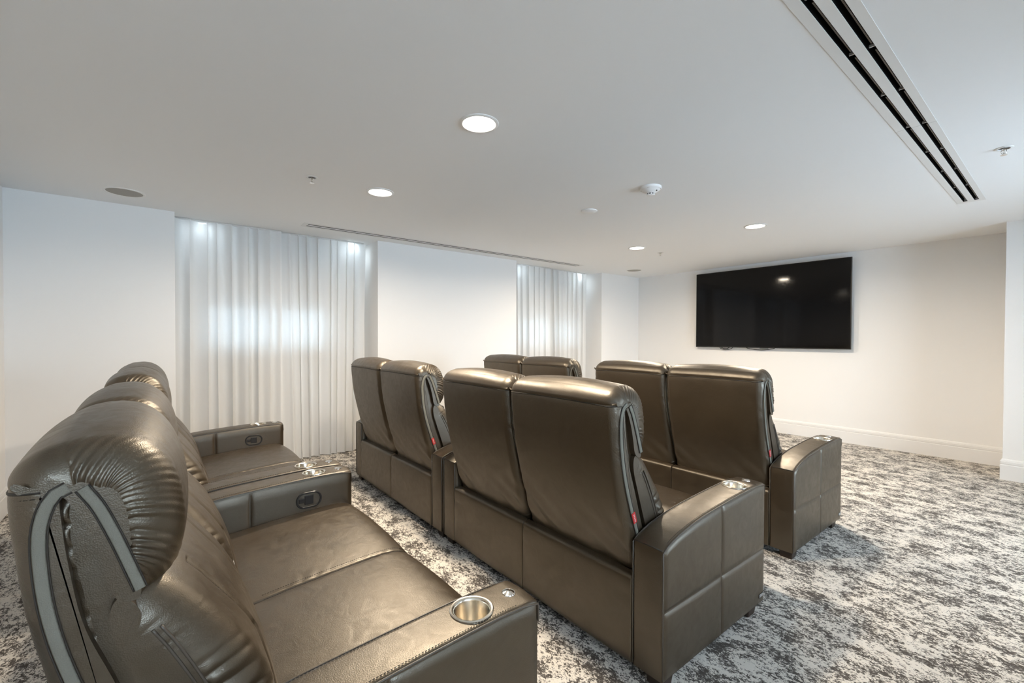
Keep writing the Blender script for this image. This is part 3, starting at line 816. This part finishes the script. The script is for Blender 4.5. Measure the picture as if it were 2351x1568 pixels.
    for k in range(3):
        box('badge_line', tuple(sorted((xo, xo + s * .0016))) + (.850, .890, .0885 + .0052 * k, .0905 + .0052 * k), M_WHITEMET, b)
    return a
CUPY, BTNY = .735, .861

def make_loveseat():
    root = empty('reclining_loveseat')
    xa = WS + WA / 2
    for right, x in ((True, xa), (False, -xa)):
        a = make_arm(right); a.parent = root; a.location = (x, 0, 0)
    for k, x in enumerate((-WS / 2, WS / 2)):
        b = make_backrest(k == 1); b.parent = root; b.location = (x, 0, 0)
        st = pillow('seat_cushion', SEAT, WS - .004, M_LEATHER, root, nx=40, ns=180, er=.014, puff=.012, gath=.0016, gfreq=(40, 80), glen=.05, seed=41 + k, skew=.6, wr=.0004, nr=6)
        st.location = (x, 0, 0)
        for sx in (-1, 1):
            sq = stitches('seat_stitching', [[(sx * (WS / 2 - .018), y, z + .0035) for y, z in interp_path([(.36, .468), (.50, .482), (.70, .496), (.82, .499), (.885, .487), (.92, .456)], 40)]], st, ln=.005, gap=.0035, r=.0012)
        # rear base panel, soft edged
        rp = pillow('rear_panel', [(.0, .055), (-.001, .15), (-.001, .30), (.0, .39), (.008, .409), (.025, .414), (.045, .41), (.05, .30), (.05, .15), (.05, .055)], WS - .002, M_LEATHER, root,
                    nx=20, ns=110, er=.008, puff=.003, gath=.0012, gfreq=(20, 50), glen=.06, seed=51 + k, nr=5)
        rp.location = (x, 0, 0)
        fp = pillow('footrest_panel', [(.865, .07), (.92, .065), (.930, .09), (.932, .17), (.930, .255), (.915, .278), (.87, .28), (.86, .2)], WS - .006, M_LEATHER, root, nx=12, ns=80, er=.012, puff=.004, seed=61, nr=5)
        fp.location = (x, 0, 0)
    box('underframe', (-WS + .01, WS - .01, .06, .85, .06, .27), M_INNER, root)
    for x in (-WT / 2 + .055, WT / 2 - .055):
        for y in (.060, .815):
            bm = box_bm([(x - .040, x + .040, y - .040, y + .040, 0, .052)], bev=.004)
            for v in bm.verts:
                if v.co.z < .01: v.co.x = x + (v.co.x - x) * .86; v.co.y = y + (v.co.y - y) * .86
            bm_obj('foot', bm, M_FOOT, root)
    return root
proto = make_loveseat()
def place(i, xr, y, label, zs=1.0):
    o = proto if i == 0 else copy_tree(proto)
    o.name = 'reclining_loveseat' if i == 0 else 'reclining_loveseat'
    o.location = (xr - WT / 2, y, 0)
    for c in o.children:
        if c.name.startswith('backrest'): c.scale = (1, 1, zs); c.location.y = -.022 if zs > 1.006 else 0
    return tag(o, label, 'sofa', 'brown leather reclining loveseats in three rows')
seats = [
    (-0.933, -.073, 'brown leather reclining loveseat nearest the camera, back row, cup holder arm in the foreground', 1.008),
    (-2.6705, -.073, 'brown leather reclining loveseat in the back row, far one, beside the wide curtain', 1.012),
    (-0.981, 1.533, 'brown leather reclining loveseat in the middle row, nearer one, back towards us', 1.0),
    (-2.716, 1.533, 'brown leather reclining loveseat in the middle row, farther one, next to the wide curtain', 1.005),
    (-1.080, 3.118, 'brown leather reclining loveseat in the front row below the television, right arm by open carpet', 1.0),
    (-2.803, 3.118, 'brown leather reclining loveseat in the front row, only its two headrests showing', 1.0),
]
for i, (xr, y, lb, zs) in enumerate(seats): place(i, xr, y, lb, zs)
